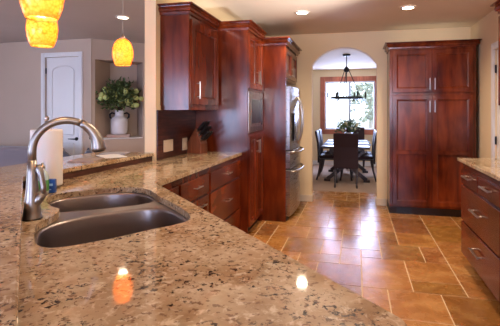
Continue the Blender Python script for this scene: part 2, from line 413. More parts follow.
# ------------------------------------------------------------------ windows
def window(name, axis, pos, a0, a1, z0, z1, trimm, framem, tw, out, mull=1):
    """axis 'y': window in a wall of constant Y; out = +1/-1 room side direction is -out"""
    root = sroot(name, ((a0 + a1) / 2, pos, z0) if axis == 'y' else (pos, (a0 + a1) / 2, z0))
    def B(bm, u0, u1, n0, n1, za, zb):
        n0, n1 = sorted((pos + out * n0, pos + out * n1))
        if axis == 'y': box(bm, u0, u1, n0, n1, za, zb)
        else: box(bm, n0, n1, u0, u1, za, zb)
    bm = BM()
    for u0, u1, za, zb in ((a0 - tw, a0, z0 - tw, z1 + tw), (a1, a1 + tw, z0 - tw, z1 + tw), (a0, a1, z1, z1 + tw), (a0, a1, z0 - tw, z0)):
        B(bm, u0, u1, -.022, 0, za, zb)
    obj('window_trim', bm, trimm, root, bev=.004)
    bm = BM(); f = .035
    for u0, u1, za, zb in ((a0, a0 + f, z0, z1), (a1 - f, a1, z0, z1), (a0 + f, a1 - f, z1 - f, z1), (a0 + f, a1 - f, z0, z0 + f)):
        B(bm, u0, u1, .02, .08, za, zb)
    for k in range(mull):
        c = a0 + (a1 - a0) * (k + 1) / (mull + 1); B(bm, c - .028, c + .028, .02, .08, z0 + f, z1 - f)
    obj('window_frame', bm, framem, root, bev=.003)
    bm = BM(); B(bm, a0 + f, a1 - f, .048, .052, z0 + f, z1 - f); obj('pane', bm, M['glass'], root)
    return root
M['frameblue'] = mat('vinyl_window_frame', (.55, .60, .70), .4)
window('window_1', 'y', 9.85, -.775, .44, .90, 2.10, M['trimwood'], M['frameblue'], .12, 1)
window('window_2', 'y', -3.59, -5.4, -2.4, .7, 2.2, M['white'], M['white'], .09, -1, 2)
window('window_3', 'y', -3.59, -.1, 1.2, 1.0, 2.1, M['white'], M['white'], .09, -1)
window('window_4', 'x', -6.99, .9, 3.1, .35, 2.25, M['white'], M['white'], .09, -1)

# ------------------------------------------------------------------ generic fronts and pulls
ZV = Vector((0, 0, 1))
def panel_front(name, O, U, N, w, h, t, parent, m=None, fr=.055, rec=.0145, gap=.0035):
    """cabinet front: slab with a recessed centre field"""
    O, U, N = Vector(O), Vector(U), Vector(N); bm = BM()
    def ring(i, d): return [bm.verts.new(O + U * a + ZV * b + N * d) for a, b in ((i, i), (w - i, i), (w - i, h - i), (i, h - i))]
    rs = [ring(gap, 0), ring(gap, t - .003), ring(gap + .003, t)]
    if fr: rs += [ring(fr, t), ring(fr + .004, t - .004), ring(fr + .016, t - .007), ring(fr + .019, t - rec * 1.3)]
    for a, b in zip(rs, rs[1:]):
        for k in range(4): bm.faces.new((a[k], a[(k + 1) % 4], b[(k + 1) % 4], b[k]))
    bm.faces.new(rs[0][::-1]); bm.faces.new(rs[-1])
    return obj(name, bm, m or M['cherry'], parent)
def pull(C, D, N, L, parent, m=None, r=.0055, name='handle'):
    C, D, N = Vector(C), Vector(D).normalized(), Vector(N); bm = BM()
    h = L / 2
    tube(bm, [C - D * h + N * .030, C + D * h + N * .030], r, 8)
    for s in (-1, 1): tube(bm, [C + D * s * (h - .018), C + D * s * (h - .018) + N * .030], r * .85, 8)
    return obj(name, bm, m or M['nickel'], parent, smooth=False)
def crown(parent, x0, x1, y0, y1, z0, z1, out, sides, m=None, name='crown_moulding'):
    """sides: set of 'x0','x1','y0','y1' that overhang"""
    prof = [(.0, 0), (.012, .0), (.014, .25), (.028, .32), (.035, .5), (.5, .78), (.52, .84), (1, .88), (1, 1)]
    bm = BM(); rings = []
    for o_, z_ in prof:
        o = o_ * out if o_ > .1 else o_; z = z0 + (z1 - z0) * z_
        a = x0 - (o if 'x0' in sides else 0); b = x1 + (o if 'x1' in sides else 0); c = y0 - (o if 'y0' in sides else 0); d = y1 + (o if 'y1' in sides else 0)
        rings.append([bm.verts.new(p) for p in ((a, c, z), (b, c, z), (b, d, z), (a, d, z))])
    for r0, r1 in zip(rings, rings[1:]):
        for k in range(4): bm.faces.new((r0[k], r0[(k + 1) % 4], r1[(k + 1) % 4], r1[k]))
    bm.faces.new(rings[0][::-1]); bm.faces.new(rings[-1])
    return obj(name, bm, m or M['cherry_h'], parent)

# ------------------------------------------------------------------ left run: base cabinets
XF = -1.225     # carcass front; fronts add 20 mm
def base_unit(name, label, y0, y1, fronts, group=None):
    t = thing(name, label, 'cabinet', (-1.48, (y0 + y1) / 2, 0), group)
    bm = BM(); box(bm, -1.735, XF, y0 + .001, y1 - .001, .10, .882); obj('body', bm, M['cherry'], t)
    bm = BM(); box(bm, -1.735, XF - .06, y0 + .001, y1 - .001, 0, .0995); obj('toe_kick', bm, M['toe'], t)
    for kind, za, zb in fronts:
        d = panel_front(kind, (XF, y0 + .012, za), (0, 1, 0), (1, 0, 0), y1 - y0 - .024, zb - za, .02, t, M['cherry_h'] if kind == 'drawer' else None, fr=.05 if kind == 'door' else 0)
        zc = (za + zb) / 2 + (.01 if kind == 'drawer' else (zb - za) * .40)
        pull((XF + .02, (y0 + y1) / 2 + (0 if kind == 'drawer' else .12), zc), (0, 1, 0), (1, 0, 0), .13, d) if kind == 'drawer' else pull((XF + .02, (y0 + y1) / 2 + .1, zb - .06), (0, 1, 0), (1, 0, 0), .11, d)
    return t
base_unit('drawer_cabinet', 'cherry base cabinet with three stacked drawers next to the oven tower', 3.075, 3.975,
          [('drawer', .668, .835), ('drawer', .335, .655), ('drawer', .105, .322)])
base_unit('base_cabinet', 'narrow cherry base cabinet with one drawer above a door, left of the drawer stack', 2.50, 3.07,
          [('drawer', .675, .835), ('door', .105, .662)])

# corner unit below the counter joint and the peninsula cabinet
def UV(u, v): return ((u - v) * .70711, (u + v) * .70711)
t = thing('corner_cabinet', 'cherry corner base cabinet where the two counters meet', 'cabinet', (-1.4, 2.3, 0))
bm = BM(); prism(bm, [(-1.735, 2.12), (-1.25, 2.24), (XF, 2.26), (XF, 2.498), (-1.735, 2.498)], .10, .882); obj('body', bm, M['cherry'], t)
bm = BM(); prism(bm, [(-1.735, 2.2), (-1.30, 2.30), (XF - .06, 2.33), (XF - .06, 2.498), (-1.735, 2.498)], 0, .0995); obj('toe_kick', bm, M['toe'], t)
d = panel_front('door', (XF, 2.285, .105), (0, 1, 0), (1, 0, 0), .205, .73, .02, t, fr=.045)
t = thing('peninsula_cabinet', 'cherry sink base cabinet under the angled granite peninsula', 'cabinet', (*UV(.33, 1.2), 0))
bm = BM(); prism(bm, [UV(.60, .56), UV(.62, .56), UV(.62, 2.40), UV(.60, 2.40)], .10, .882); prism(bm, [UV(0, .56), UV(.60, .56), UV(.60, .58), UV(0, .58)], .10, .882)
prism(bm, [UV(0, .58), UV(.60, .58), UV(.60, 2.40), UV(0, 2.40)], .10, .12); obj('body', bm, M['cherry'], t)
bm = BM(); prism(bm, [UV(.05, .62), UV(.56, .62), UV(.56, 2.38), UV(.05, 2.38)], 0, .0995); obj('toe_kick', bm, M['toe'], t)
dd = UV(.70711 * 0 + 1, 0); UN = Vector((.7071, .7071, 0)); VN = Vector((-.7071, .7071, 0))
for k in range(4):
    p = UV(.62, .60 + k * .44); panel_front('door', (*p, .115), VN, UN, .43, .75, .02, t, fr=.05)

# ------------------------------------------------------------------ granite counters and sink
def catmull(pts, n=5):
    o = []; N = len(pts)
    for i in range(N):
        p0, p1, p2, p3 = [Vector(pts[(i + k) % N]) for k in (-1, 0, 1, 2)]
        for j in range(n):
            s = j / n
            o.append(tuple(.5 * ((2 * p1) + (p2 - p0) * s + (2 * p0 - 5 * p1 + 4 * p2 - p3) * s * s + (3 * p1 - p0 - 3 * p2 + p3) * s ** 3)))
    return o
near_uv = [(.030, 1.60), (.032, 1.50), (.060, 1.435), (.123, 1.415), (.25, 1.422), (.39, 1.45), (.49, 1.466), (.555, 1.50), (.588, 1.60), (.590, 1.74), (.555, 1.86), (.469, 1.908), (.30, 1.908), (.163, 1.875), (.085, 1.82), (.042, 1.745)]
far_uv = [(.095, 2.12), (.100, 2.24), (.154, 2.325), (.30, 2.352), (.42, 2.345), (.535, 2.28), (.578, 2.17), (.575, 2.05), (.52, 1.995), (.395, 1.992), (.22, 2.010), (.125, 2.040)]
hole_uv = [(.026, 1.60), (.028, 1.495), (.058, 1.428), (.123, 1.408), (.25, 1.415), (.39, 1.443), (.49, 1.459), (.560, 1.493), (.595, 1.595), (.600, 1.74), (.592, 1.88), (.586, 2.00),
           (.585, 2.17), (.542, 2.287), (.425, 2.353), (.30, 2.360), (.150, 2.333), (.092, 2.245), (.087, 2.12), (.105, 2.03), (.128, 1.975), (.115, 1.90), (.078, 1.825), (.036, 1.748)]
def xy(l): return [UV(u, v) for u, v in catmull(l)]
outer = [UV(-.02, .50), UV(.62, .50)]
for k in range(1, 6):
    a = R(-90 + 18 * k); outer.append(UV(.62 + .055 * math.cos(a), .555 + .055 * math.sin(a)))
outer += [(-1.215, 2.170), (-1.196, 2.20), (-1.196, 3.978), (-1.738, 3.978), (-1.738, 3.128), (-1.852, 3.128), (-1.852, 1.83)]
bm = BM(); plate_holes(bm, outer, [xy(hole_uv)], .884, .914)
ct = obj('granite_countertop', bm, M['granite'], bev=.004, loc=(-.8, 1.6, .884))
tag(ct, 'speckled tan granite countertop holding the double sink, bending along the cabinets', 'countertop')

sk = thing('kitchen_sink', 'stainless steel undermount double bowl sink set in the granite', 'sink', (*UV(.31, 1.9), .70))
flange = [(u, v) for u, v in [(.0, 1.60), (.0, 1.47), (.04, 1.40), (.12, 1.38), (.25, 1.39), (.5, 1.43), (.585, 1.47), (.62, 1.6), (.62, 2.17), (.56, 2.31), (.43, 2.375), (.3, 2.38), (.13, 2.36), (.07, 2.26), (.06, 2.12), (.09, 1.97), (.05, 1.85), (.01, 1.76)]]
bm = BM(); plate_holes(bm, xy(flange), [xy(near_uv), xy(far_uv)], .879, .8825); obj('rim', bm, M['sinksteel'], sk)
def bowl(uvs, depth, dc):
    pts = xy(uvs); c = Vector((sum(p[0] for p in pts) / len(pts), sum(p[1] for p in pts) / len(pts)))
    bm = BM(); rings = []
    for s, z in ((1.0, .8835), (.985, .872), (.975, .80), (.965, .74), (.94, .705), (.88, .690), (.5, .686), (.09, .682)):
        z = .8835 - (.8835 - z) * depth / .2
        rings.append([bm.verts.new((c.x + (p[0] - c.x) * s, c.y + (p[1] - c.y) * s, z)) for p in pts])
    n = len(pts)
    for a, b in zip(rings, rings[1:]):
        for k in range(n): bm.faces.new((a[k], b[k], b[(k + 1) % n], a[(k + 1) % n]))
    bm.faces.new(rings[-1])
    o = obj('bowl', bm, M['sinksteel'], sk, smooth=True, flip=False)
    s = o.modifiers.new('solid', 'SOLIDIFY'); s.thickness = .0015; s.offset = -1
    zb = .8835 - (.8835 - .682) * depth / .2
    bm = BM(); lathe(bm, [(.045, 0), (.045, .003), (.036, .004), (.030, .0), (.012, -.002)], (c.x, c.y, zb + .002)); obj('drain', bm, M['chrome'], o, smooth=True)
bowl(near_uv, .22, 0); bowl(far_uv, .19, 0)

# raised bar: knee wall with dark wood facing and granite top
def bar_pt(u): return UV(u, 0)
XB = -1.835
s2 = math.sqrt(2)
def corner(u, x): return (x, u * s2 - x)     # intersection of the line X+Y=u*sqrt2 with X=x
knee = [UV(-.035, .5), corner(-.035, -1.865), (-1.865, 3.125), (-1.98, 3.125), corner(-.15, -1.98), UV(-.15, .5)]
bm = BM(); prism(bm, knee, 0, .9545); struct('wall_bar', bm, M['wall_living'])
facing = [UV(-.022, .52), corner(-.022, -1.843), (-1.772, 3.125), (-1.864, 3.125), corner(-.034, -1.864), UV(-.034, .52)]
bm = BM(); prism(bm, facing, .9145, .954); struct('trim_2', bm, M['darkwood'])
top = [UV(-.012, .47), corner(-.012, XB), (-1.757, 3.128), (-2.30, 3.128), corner(-.47, -2.30), UV(-.47, .47)]
bm = BM(); prism(bm, top, .955, .985); o = obj('granite_bar_top', bm, M['granite'], bev=.007, seg=3, loc=(-2.0, 2.3, .955))
tag(o, 'raised granite bar ledge bending behind the faucet towards the wall end', 'bar top')

# ------------------------------------------------------------------ backsplash, switch plates
bm = BM(); box(bm, -1.739, -1.728, 3.14, 3.975, .9145, 1.364)
o = struct('trim_3', bm, M['darkwood'])
def plate(y0, y1, z0, z1, label, n):
    t = thing('switch_plate', label, 'switch plate', (-1.728, (y0 + y1) / 2, z0))
    bm = BM(); box(bm, -1.7275, -1.722, y0, y1, z0, z1); obj('cover', bm, M['plate'], t, bev=.002)
    for k in range(n):
        c = y0 + (y1 - y0) * (k + .5) / n
        bm = BM(); box(bm, -1.7218, -1.717, c - .016, c + .016, z0 + .028, z1 - .028); obj('rocker', bm, M['plate'], t, bev=.002)
plate(3.245, 3.43, .975, 1.085, 'wide beige multi-gang switch plate on the dark backsplash nearer the bar', 3)
plate(3.64, 3.75, .955, 1.078, 'single beige switch plate on the dark backsplash beside the knife block', 1)

# ------------------------------------------------------------------ left upper cabinet
t = thing('wall_cabinet', 'cherry wall cabinet with one door hung over the counter switches', 'cabinet', (-1.6, 3.6, 1.365))
bm = BM(); box(bm, -1.739, -1.465, 3.215, 3.978, 1.365, 2.225); obj('body', bm, M['cherry'], t)
bm = BM(); box(bm, -1.739, -1.462, 3.208, 3.2148, 1.405, 2.215); obj('end_panel', bm, M['cherry'], t)
d = panel_front('door', (-1.465, 3.245, 1.41), (0, 1, 0), (1, 0, 0), .69, .78, .02, t, fr=.065)
pull((-1.445, 3.36, 1.55), (0, 0, 1), (1, 0, 0), .16, d)
crown(t, -1.739, -1.462, 3.208, 3.918, 2.225, 2.315, .055, {'x1', 'y0'})

# ------------------------------------------------------------------ oven tower
t = thing('oven_cabinet', 'tall cherry cabinet housing the microwave between two door pairs', 'cabinet', (-1.43, 4.32, 0))
ty0, ty1, tx = 3.98, 4.655, -1.135
bm = BM()
box(bm, -1.739, tx, ty0, ty0 + .02, 0, 2.225); box(bm, -1.739, tx, ty1 - .02, ty1, 0, 2.225)
box(bm, -1.739, tx, ty0 + .02, ty1 - .02, .10, 1.115); box(bm, -1.739, tx, ty0 + .02, ty1 - .02, 1.575, 2.225); box(bm, -1.739, -1.72, ty0 + .02, ty1 - .02, 1.115, 1.575)
obj('body', bm, M['cherry'], t)
bm = BM(); box(bm, -1.7, tx - .05, ty0 + .021, ty1 - .021, 0, .0995); obj('toe_kick', bm, M['toe'], t)
hw = (ty1 - ty0 - .03) / 2
for za, zb in ((1.60, 2.20), (.105, 1.095)):
    for k in (0, 1):
        y = ty0 + .015 + k * hw
        d = panel_front('door', (tx, y, za), (0, 1, 0), (1, 0, 0), hw, zb - za, .02, t, fr=.05)
        hy = y + (hw - .03 if k == 0 else .03)
        pull((tx + .02, hy, (za + .14) if za > 1 else (zb - .14)), (0, 0, 1), (1, 0, 0), .15, d)
crown(t, -1.739, tx + .002, ty0, ty1, 2.225, 2.315, .06, {'x1', 'y0'})
mw = thing('microwave_oven', 'stainless built-in microwave with a dark window in the tall cabinet', 'microwave', (-1.4, 4.32, 1.12))
bm = BM(); box(bm, -1.70, -1.136, ty0 + .03, ty1 - .03, 1.125, 1.57); obj('body', bm, M['steel'], mw)
bm = BM(); box(bm, -1.1345, -1.124, ty0 + .015, ty1 - .02, 1.12, 1.572)
obj('trim_kit', bm, M['steel'], mw, bev=.004)
bm = BM(); box(bm, -1.1238, -1.116, ty0 + .075, ty1 - .15, 1.19, 1.51); d = obj('door', bm, M['steel'], mw, bev=.004)
bm = BM(); box(bm, -1.1158, -1.1145, ty0 + .10, ty1 - .175, 1.22, 1.485); obj('glass_panel', bm, M['darkglass'], d)
bm = BM(); box(bm, -1.1238, -1.118, ty1 - .145, ty1 - .075, 1.19, 1.51); obj('control_panel', bm, M['darkglass'], mw)
bm = BM()
for k in range(6): box(bm, -1.1238, -1.1215, ty0 + .08, ty1 - .08, 1.135 + k * .008, 1.138 + k * .008)
obj('vent_grille', bm, M['black'], mw)

# ------------------------------------------------------------------ fridge enclosure and fridge
t = thing('refrigerator_cabinet', 'cherry surround with side panel and small doors above the refrigerator', 'cabinet', (-1.25, 5.1, 0))
bm = BM(); box(bm, -1.739, -.845, 4.66, 4.685, 0, 2.165); obj('side_panel', bm, M['cherry'], t)
bm = BM(); box(bm, -1.739, -.865, 4.686, 5.62, 1.745, 2.165); obj('body', bm, M['cherry'], t)
for k in (0, 1):
    y = 4.70 + k * .45
    d = panel_front('door', (-.865, y, 1.77), (0, 1, 0), (1, 0, 0), .45, .375, .02, t, fr=.05)
    pull((-.845, y + (.40 if k == 0 else .05), 1.87), (0, 0, 1), (1, 0, 0), .12, d)
crown(t, -1.134, -.845, 4.66, 5.62, 2.165, 2.255, .06, {'x1', 'y0', 'y1'})
fr = thing('refrigerator', 'stainless french-door refrigerator with two bottom drawers beside the archway', 'refrigerator', (-1.2, 5.15, 0))
fy0, fy1, fx = 4.70, 5.60, -.86
bm = BM(); box(bm, -1.70, fx, fy0, fy1, .02, 1.66); obj('body', bm, mat('fridge_side_grey', (.12, .12, .13), .5), fr)
bm = BM(); box(bm, -1.60, fx + .02, fy0 + .02, fy1 - .02, 0, .05); obj('toe_grille', bm, M['black'], fr)
def fdoor(name, y0, y1, z0, z1, bulge0, bulge1):
    n = 8; prof = [(fx + .002, y0), (fx + .002, y1)]
    fronts = []
    for k in range(n + 1):
        s = k / n; y = y1 + (y0 - y1) * s
        g = (y - fy0) / (fy1 - fy0); fronts.append((fx + .062 + .028 * (1 - (2 * g - 1) ** 2), y))
    bm = BM(); prism(bm, [prof[0], prof[1]] + fronts, z0, z1)
    return obj(name, bm, M['fridge'], fr, bev=.006)
ym = (fy0 + fy1) / 2
dl = fdoor('door', fy0, ym - .004, .874, 1.665, 0, 0); dr = fdoor('door', ym + .004, fy1, .874, 1.665, 0, 0)
d1 = fdoor('drawer', fy0, fy1, .642, .860, 0, 0); d2 = fdoor('drawer', fy0, fy1, .055, .626, 0, 0)
for dd_, y in ((dl, ym - .05), (dr, ym + .05)):
    bm = BM(); pts = []
    for k in range(13):
        s = k / 12; pts.append((fx + .088 + .065 * math.sin(math.pi * s) ** .6, y, .93 + .62 * s))
    tube(bm, pts, .013, 10); obj('handle', bm, M['nickel'], dd_, smooth=True)
for dd_, z in ((d1, .835), (d2, .60)):
    bm = BM(); pts = []
    for k in range(13):
        s = k / 12; pts.append((fx + .070 + .080 * math.sin(math.pi * s) ** .5, fy0 + .08 + .74 * s, z))
    tube(bm, pts, .013, 10); obj('handle', bm, M['nickel'], dd_, smooth=True)
bm = BM(); box(bm, fx + .086, fx + .094, fy0 + .12, fy0 + .30, .98, 1.33); o = obj('water_dispenser', bm, M['darkglass'], dl, bev=.004)

# ------------------------------------------------------------------ pantry beside the arch
t = thing('pantry_cabinet', 'tall cherry pantry with four paneled doors right of the archway', 'cabinet', (.95, 5.55, 0))
px0, px1, py = .425, 1.468, 5.355
bm = BM(); box(bm, px0, px1, py, 5.798, .10, 2.175); obj('body', bm, M['cherry'], t)
bm = BM(); box(bm, px0 + .0, px1, py + .03, 5.798, 0, .0995); obj('toe_kick', bm, M['toe'], t)
pw = (px1 - px0 - .06) / 2
for za, zb in ((.125, 1.565), (1.595, 2.155)):
    for k in (0, 1):
        x = px0 + .03 + k * pw
        bm_d = panel_front('door', (x, py, za), (1, 0, 0), (0, -1, 0), pw, zb - za, .02, t, fr=.058)
        if za < 1:
            bm = BM(); box(bm, x + .056, x + pw - .056, py - .0225, py - .006, .79, .845); obj('rail', bm, M['cherry_h'], bm_d, bev=.010)
        hx = x + (pw - .03 if k == 0 else .03)
        pull((hx, py - .02, (zb - .15) if za < 1 else (za + .11)), (0, 0, 1), (0, -1, 0), .15, bm_d)
crown(t, px0, px1, py - .0, 5.798, 2.175, 2.255, .06, {'x0', 'x1', 'y0'}, name='crown_moulding')
bm = BM()
for k in range(9): box(bm, .53 + k * .018, .54 + k * .018, py + .018, py + .0295, .015, .075)
box(bm, .52, .70, py + .024, py + .0299, .008, .085)
obj('toe_vent', bm, M['black'], t)

# ------------------------------------------------------------------ right run
RX = .92
t = thing('drawer_base_cabinet', 'cherry drawer base along the right wall with long drawers', 'cabinet', (1.2, 2.7, 0))
bm = BM(); box(bm, RX, 1.515, 1.2, 3.735, .10, .907); obj('body', bm, M['cherry'], t)
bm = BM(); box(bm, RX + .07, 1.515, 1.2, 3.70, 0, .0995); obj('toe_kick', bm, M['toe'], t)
def rdraw(y0, y1, z0, z1, hs=True):
    d = panel_front('drawer', (RX, y0, z0), (0, 1, 0), (-1, 0, 0), y1 - y0, z1 - z0, .02, t, M['cherry_h'], fr=0, gap=.003)
    pull((RX - .02, (y0 + y1) / 2, (z0 + z1) / 2 + .015), (0, 1, 0), (-1, 0, 0),   .19 if z1 - z0 < .2 else .23, d, r=.008)
rdraw(3.255, 3.728, .722, .852); rdraw(2.775, 3.245, .722, .852)
rdraw(2.775, 3.728, .402, .708); rdraw(2.775, 3.728, .108, .392)
rdraw(1.85, 2.76, .722, .852); rdraw(1.85, 2.76, .402, .708); rdraw(1.85, 2.76, .108, .392)
bm = BM(); box(bm, .88, 1.518, 1.2, 3.775, .908, .938); o = obj('granite_countertop', bm, M['granite'], bev=.006, seg=3, loc=(1.2, 2.5, .908))
tag(o, 'straight granite countertop on the drawer base at the right wall', 'countertop')
t = thing('wall_cabinet', 'dark cherry wall cabinet above the right countertop, cut by the frame', 'cabinet', (1.35, 3.2, 1.37))
bm = BM(); box(bm, 1.245, 1.518, 2.2, 3.84, 1.37, 2.225); obj('body', bm, M['cherry'], t)
for k in range(3): panel_front('door', (1.245, 2.22 + k * .535, 1.40), (0, 1, 0), (-1, 0, 0), .532, .80, .02, t, fr=.06)
crown(t, 1.245, 1.518, 2.2, 3.84, 2.225, 2.315, .06, {'x0', 'y1'})

# ------------------------------------------------------------------ interior doors (white, arched top panel)
def interior_door(name, O, U, N, w, h, casing, side=1, lever=True, cm=None):
    O, U, N = Vector(O), Vector(U), Vector(N)
    r = sroot(name, O)
    bm = BM(); c = casing
    for u0, u1, z0, z1 in ((-c, 0, 0, h + c), (w, w + c, 0, h + c), (0, w, h, h + c)):
        obox(bm, O + U * u0 + ZV * z0, U, ZV, N, u1 - u0, z1 - z0, .018)
        obox(bm, O + U * (u0 + .2 * (u1 - u0)) + ZV * (z0 + .02) + N * .018, U, ZV, N, (u1 - u0) * .6, z1 - z0 - .04, .006)
    obj('casing', bm, M['white'], r, bev=.003)
    bm = BM(); obox(bm, O + U * .003 + ZV * .008 - N * .055, U, ZV, N, w - .006, h - .011, .035)
    leaf_ = obj('door_leaf', bm, M['white'], r, bev=.002)
    def mould(outline):
        bm = BM(); pts = [O + U * a + ZV * b - N * .019 for a, b in outline]; tube(bm, pts + [pts[0], pts[1]], .011, 6, cap=False)
        obj('panel_moulding', bm, M['white'], leaf_, smooth=True)
    m_ = .115; cx = w / 2; half = w / 2 - m_
    arch = [(cx + half * math.cos(a), h - .235 + .09 * math.sin(a)) for a in [math.pi * k / 12 for k in range(13)]]
    mould([(m_, .98)] + [(w - m_, .98)] + arch)
    mould([(m_, .20), (w - m_, .20), (w - m_, .84), (m_, .84)])
    hu = 0 if side > 0 else w
    for z in (.22, h * .5, h - .22):
        bm = BM(); q = O + U * (hu + (.006 if side > 0 else -.006)) + ZV * z; tube(bm, [q - N * .006 - ZV * .045, q - N * .006 + ZV * .045], .0095, 8); obj('hinge', bm, M['iron'], r)
    if lever:
        lu = w - .06 if side > 0 else .06; q = O + U * lu + ZV * .91 - N * .02
        bm = BM(); tube(bm, [q, q + N * .012], .028, 16); tube(bm, [q + N * .01, q + N * .055], .010, 10)
        s = -1 if side > 0 else 1
        tube(bm, [q + N * .05, q + N * .055 + U * s * .05, q + N * .05 + U * s * .12], [.010, .009, .007], 10); obj('door_handle', bm, M['iron'], leaf_, smooth=True)
interior_door('door_1', (-4.965, 5.35, 0), (1, 0, 0), (0, -1, 0), .64, 2.235, .072, side=1)
interior_door('door_2', (1.52, 4.06, 0), (0, 1, 0), (-1, 0, 0), .78, 2.05, .075, side=-1)

# ------------------------------------------------------------------ faucet
fu, fv = .022, 1.842
FB = Vector((*UV(fu, fv), .914)); E = Vector((.7071, .7071, 0)); E = Matrix.Rotation(R(-6), 3, 'Z') @ E
t = thing('kitchen_faucet', 'brushed nickel pull-down gooseneck faucet behind the double sink', 'faucet', FB)
bm = BM(); lathe(bm, [(.035, 0), (.036, .008), (.034, .012), (.032, .03), (.027, .08), (.0225, .13), (.0195, .18), (.0165, .24)], FB, 28); obj('body', bm, M['chrome'], t, smooth=True)
bm = BM(); lathe(bm, [(.038, 0), (.038, .004), (.0365, .006)], FB + Vector((0, 0, .0)), 28); obj('base_ring', bm, M['black'], t, smooth=True)
rr = .124; zc = .276
pts = [FB + ZV * .22, FB + ZV * zc]
for k in range(1, 17):
    a = R(180 - k * 116 / 16); pts.append(FB + E * (rr + rr * math.cos(a)) + ZV * (zc + rr * math.sin(a)))
bm = BM(); tube(bm, pts, .0155, 18); obj('neck', bm, M['chrome'], t, smooth=True)
hp_ = []; hr_ = []
for k in range(9):
    a = R(64 - k * 7.5); hp_.append(FB + E * (rr + rr * math.cos(a)) + ZV * (zc + rr * math.sin(a))); hr_.append(.0168 + .0125 * (k / 8) ** 1.3)
dirn = (hp_[-1] - hp_[-2]).normalized()
hp_ += [hp_[-1] + dirn * .010, hp_[-1] + dirn * .016]; hr_ += [.0300, .0275]
bm = BM(); tube(bm, [pts[-1] - (pts[-1] - pts[-2]).normalized() * -.0005] + hp_, [.0168] + hr_, 22); hd = obj('spray_head', bm, M['chrome'], t, smooth=True)
bm = BM(); tube(bm, [hp_[-1] + dirn * .0004, hp_[-1] + dirn * .005], [.024, .022], 18); obj('spray_face', bm, M['black'], hd)
bm = BM(); blob(bm, hp_[5] - E * .019 - ZV * .004, .006, 2, 0, (1, 1, 2.2)); obj('spray_button', bm, M['black'], hd, smooth=True)
SD = (E * -.0 + Vector((math.cos(.23), math.sin(.23), 0)))  # lever sits on the side
bm = BM()
hp = FB + ZV * .045
tube(bm, [hp, hp + SD * .024 + ZV * .03, hp + SD * .046 + ZV * .062], [.016, .018, .0165], 14); hub = obj('handle_hub', bm, M['chrome'], t, smooth=True)
q = hp + SD * .042 + ZV * .055
bm = BM(); tube(bm, [q, q + SD * .004 + ZV * .03, q - SD * .004 + ZV * .07, q - SD * .014 + ZV * .105, q - SD * .018 + ZV * .122], [.014, .011, .012, .015, .007], 12); obj('lever', bm, M['chrome'], hub, smooth=True)

# ------------------------------------------------------------------ things by the sink
tc = Vector((-1.745, 1.890, .914))
t = thing('paper_towel_holder', 'slim nickel paper towel stand rising through the towel roll', 'holder', tc)
bm = BM(); lathe(bm, [(.07, 0), (.07, .006), (.065, .009)], tc, 24); obj('base', bm, M['nickel'], t, smooth=True)
bm = BM(); tube(bm, [tc + ZV * .008, tc + ZV * .383], .006, 10); tube(bm, [tc + ZV * .383, tc + ZV * .388, tc + ZV * .405, tc + ZV * .413], [.006, .013, .013, .006], 12); obj('rod', bm, M['nickel'], t, smooth=True)
bm = BM(); lathe(bm, [(.020, 0), (.081, 0), (.083, .01), (.083, .315), (.081, .322), (.020, .322)], tc + ZV * .0105, 32, cap=False)
g = bm.verts[:]
o = obj('paper_towel_roll', bm, M['paper'], loc=tc + ZV * .0105); 
for p in o.data.polygons: p.use_smooth = abs(p.normal.z) < .5
tag(o, 'white paper towel roll standing behind the faucet', 'paper towels')
sc = Vector((*UV(.075, 2.03 + .30), .914)); sc = Vector((-1.625, 1.730, .914))
t = thing('dish_soap_bottle', 'pale dish soap bottle with a green label behind the faucet', 'bottle', sc)
bm = BM(); lathe(bm, [(.028, 0), (.032, .01), (.032, .09), (.024, .115), (.013, .125), (.013, .135)], sc, 20); b_ = obj('bottle_body', bm, M['soap'], t, smooth=True)
bm = BM(); lathe(bm, [(.0328, .018), (.0328, .075)], sc, 20, cap=False); obj('label', bm, M['green'], b_, smooth=True)
bm = BM(); lathe(bm, [(.014, .135), (.014, .15), (.007, .156), (.006, .166)], sc, 14); obj('cap', bm, M['nickel'], t, smooth=True)
pc = Vector((-1.600, 1.765, .914))
t = thing('sponge_pack', 'blue wrapped sponge pack beside the towel roll', 'sponge', pc, rz=.35)
bm = BM(); box(bm, pc.x - .023, pc.x + .023, pc.y - .016, pc.y + .016, .914, .988); obj('wrapper', bm, M['blue'], t, bev=.006)
bm = BM(); box(bm, pc.x - .016, pc.x + .014, pc.y - .0172, pc.y - .0162, .954, .966); box(bm, pc.x - .016, pc.x + .006, pc.y - .0172, pc.y - .0162, .932, .937); obj('print', bm, M['lightblue'], t)

# papers on the bar
def sheet(name, c, w, h, rz, th, m, label, cat, z=.985):
    bm = BM(); box(bm, -w / 2, w / 2, -h / 2, h / 2, 0, th); o = obj(name, bm, m); o.location = (c[0], c[1], z); o.rotation_euler = (0, 0, rz); return tag(o, label, cat)
sheet('paper_sheet', (-1.955, 2.80), .17, .26, .9, .002, M['papersheet'], 'loose white paper sheet lying on the granite bar ledge', 'paper', .9852)
sheet('magazine', (-1.975, 2.52), .18, .24, .35, .006, M['magazine'], 'brown covered booklet on the bar ledge left of the white sheet', 'booklet', .9852)
M['flyer'] = mat('grey_flyer', (.34, .30, .33), .5)
sheet('flyer', (-2.06, 3.0), .22, .17, .3, .004, M['flyer'], 'grey folded flyer on the bar ledge close to the wall end', 'flyer', .9852)

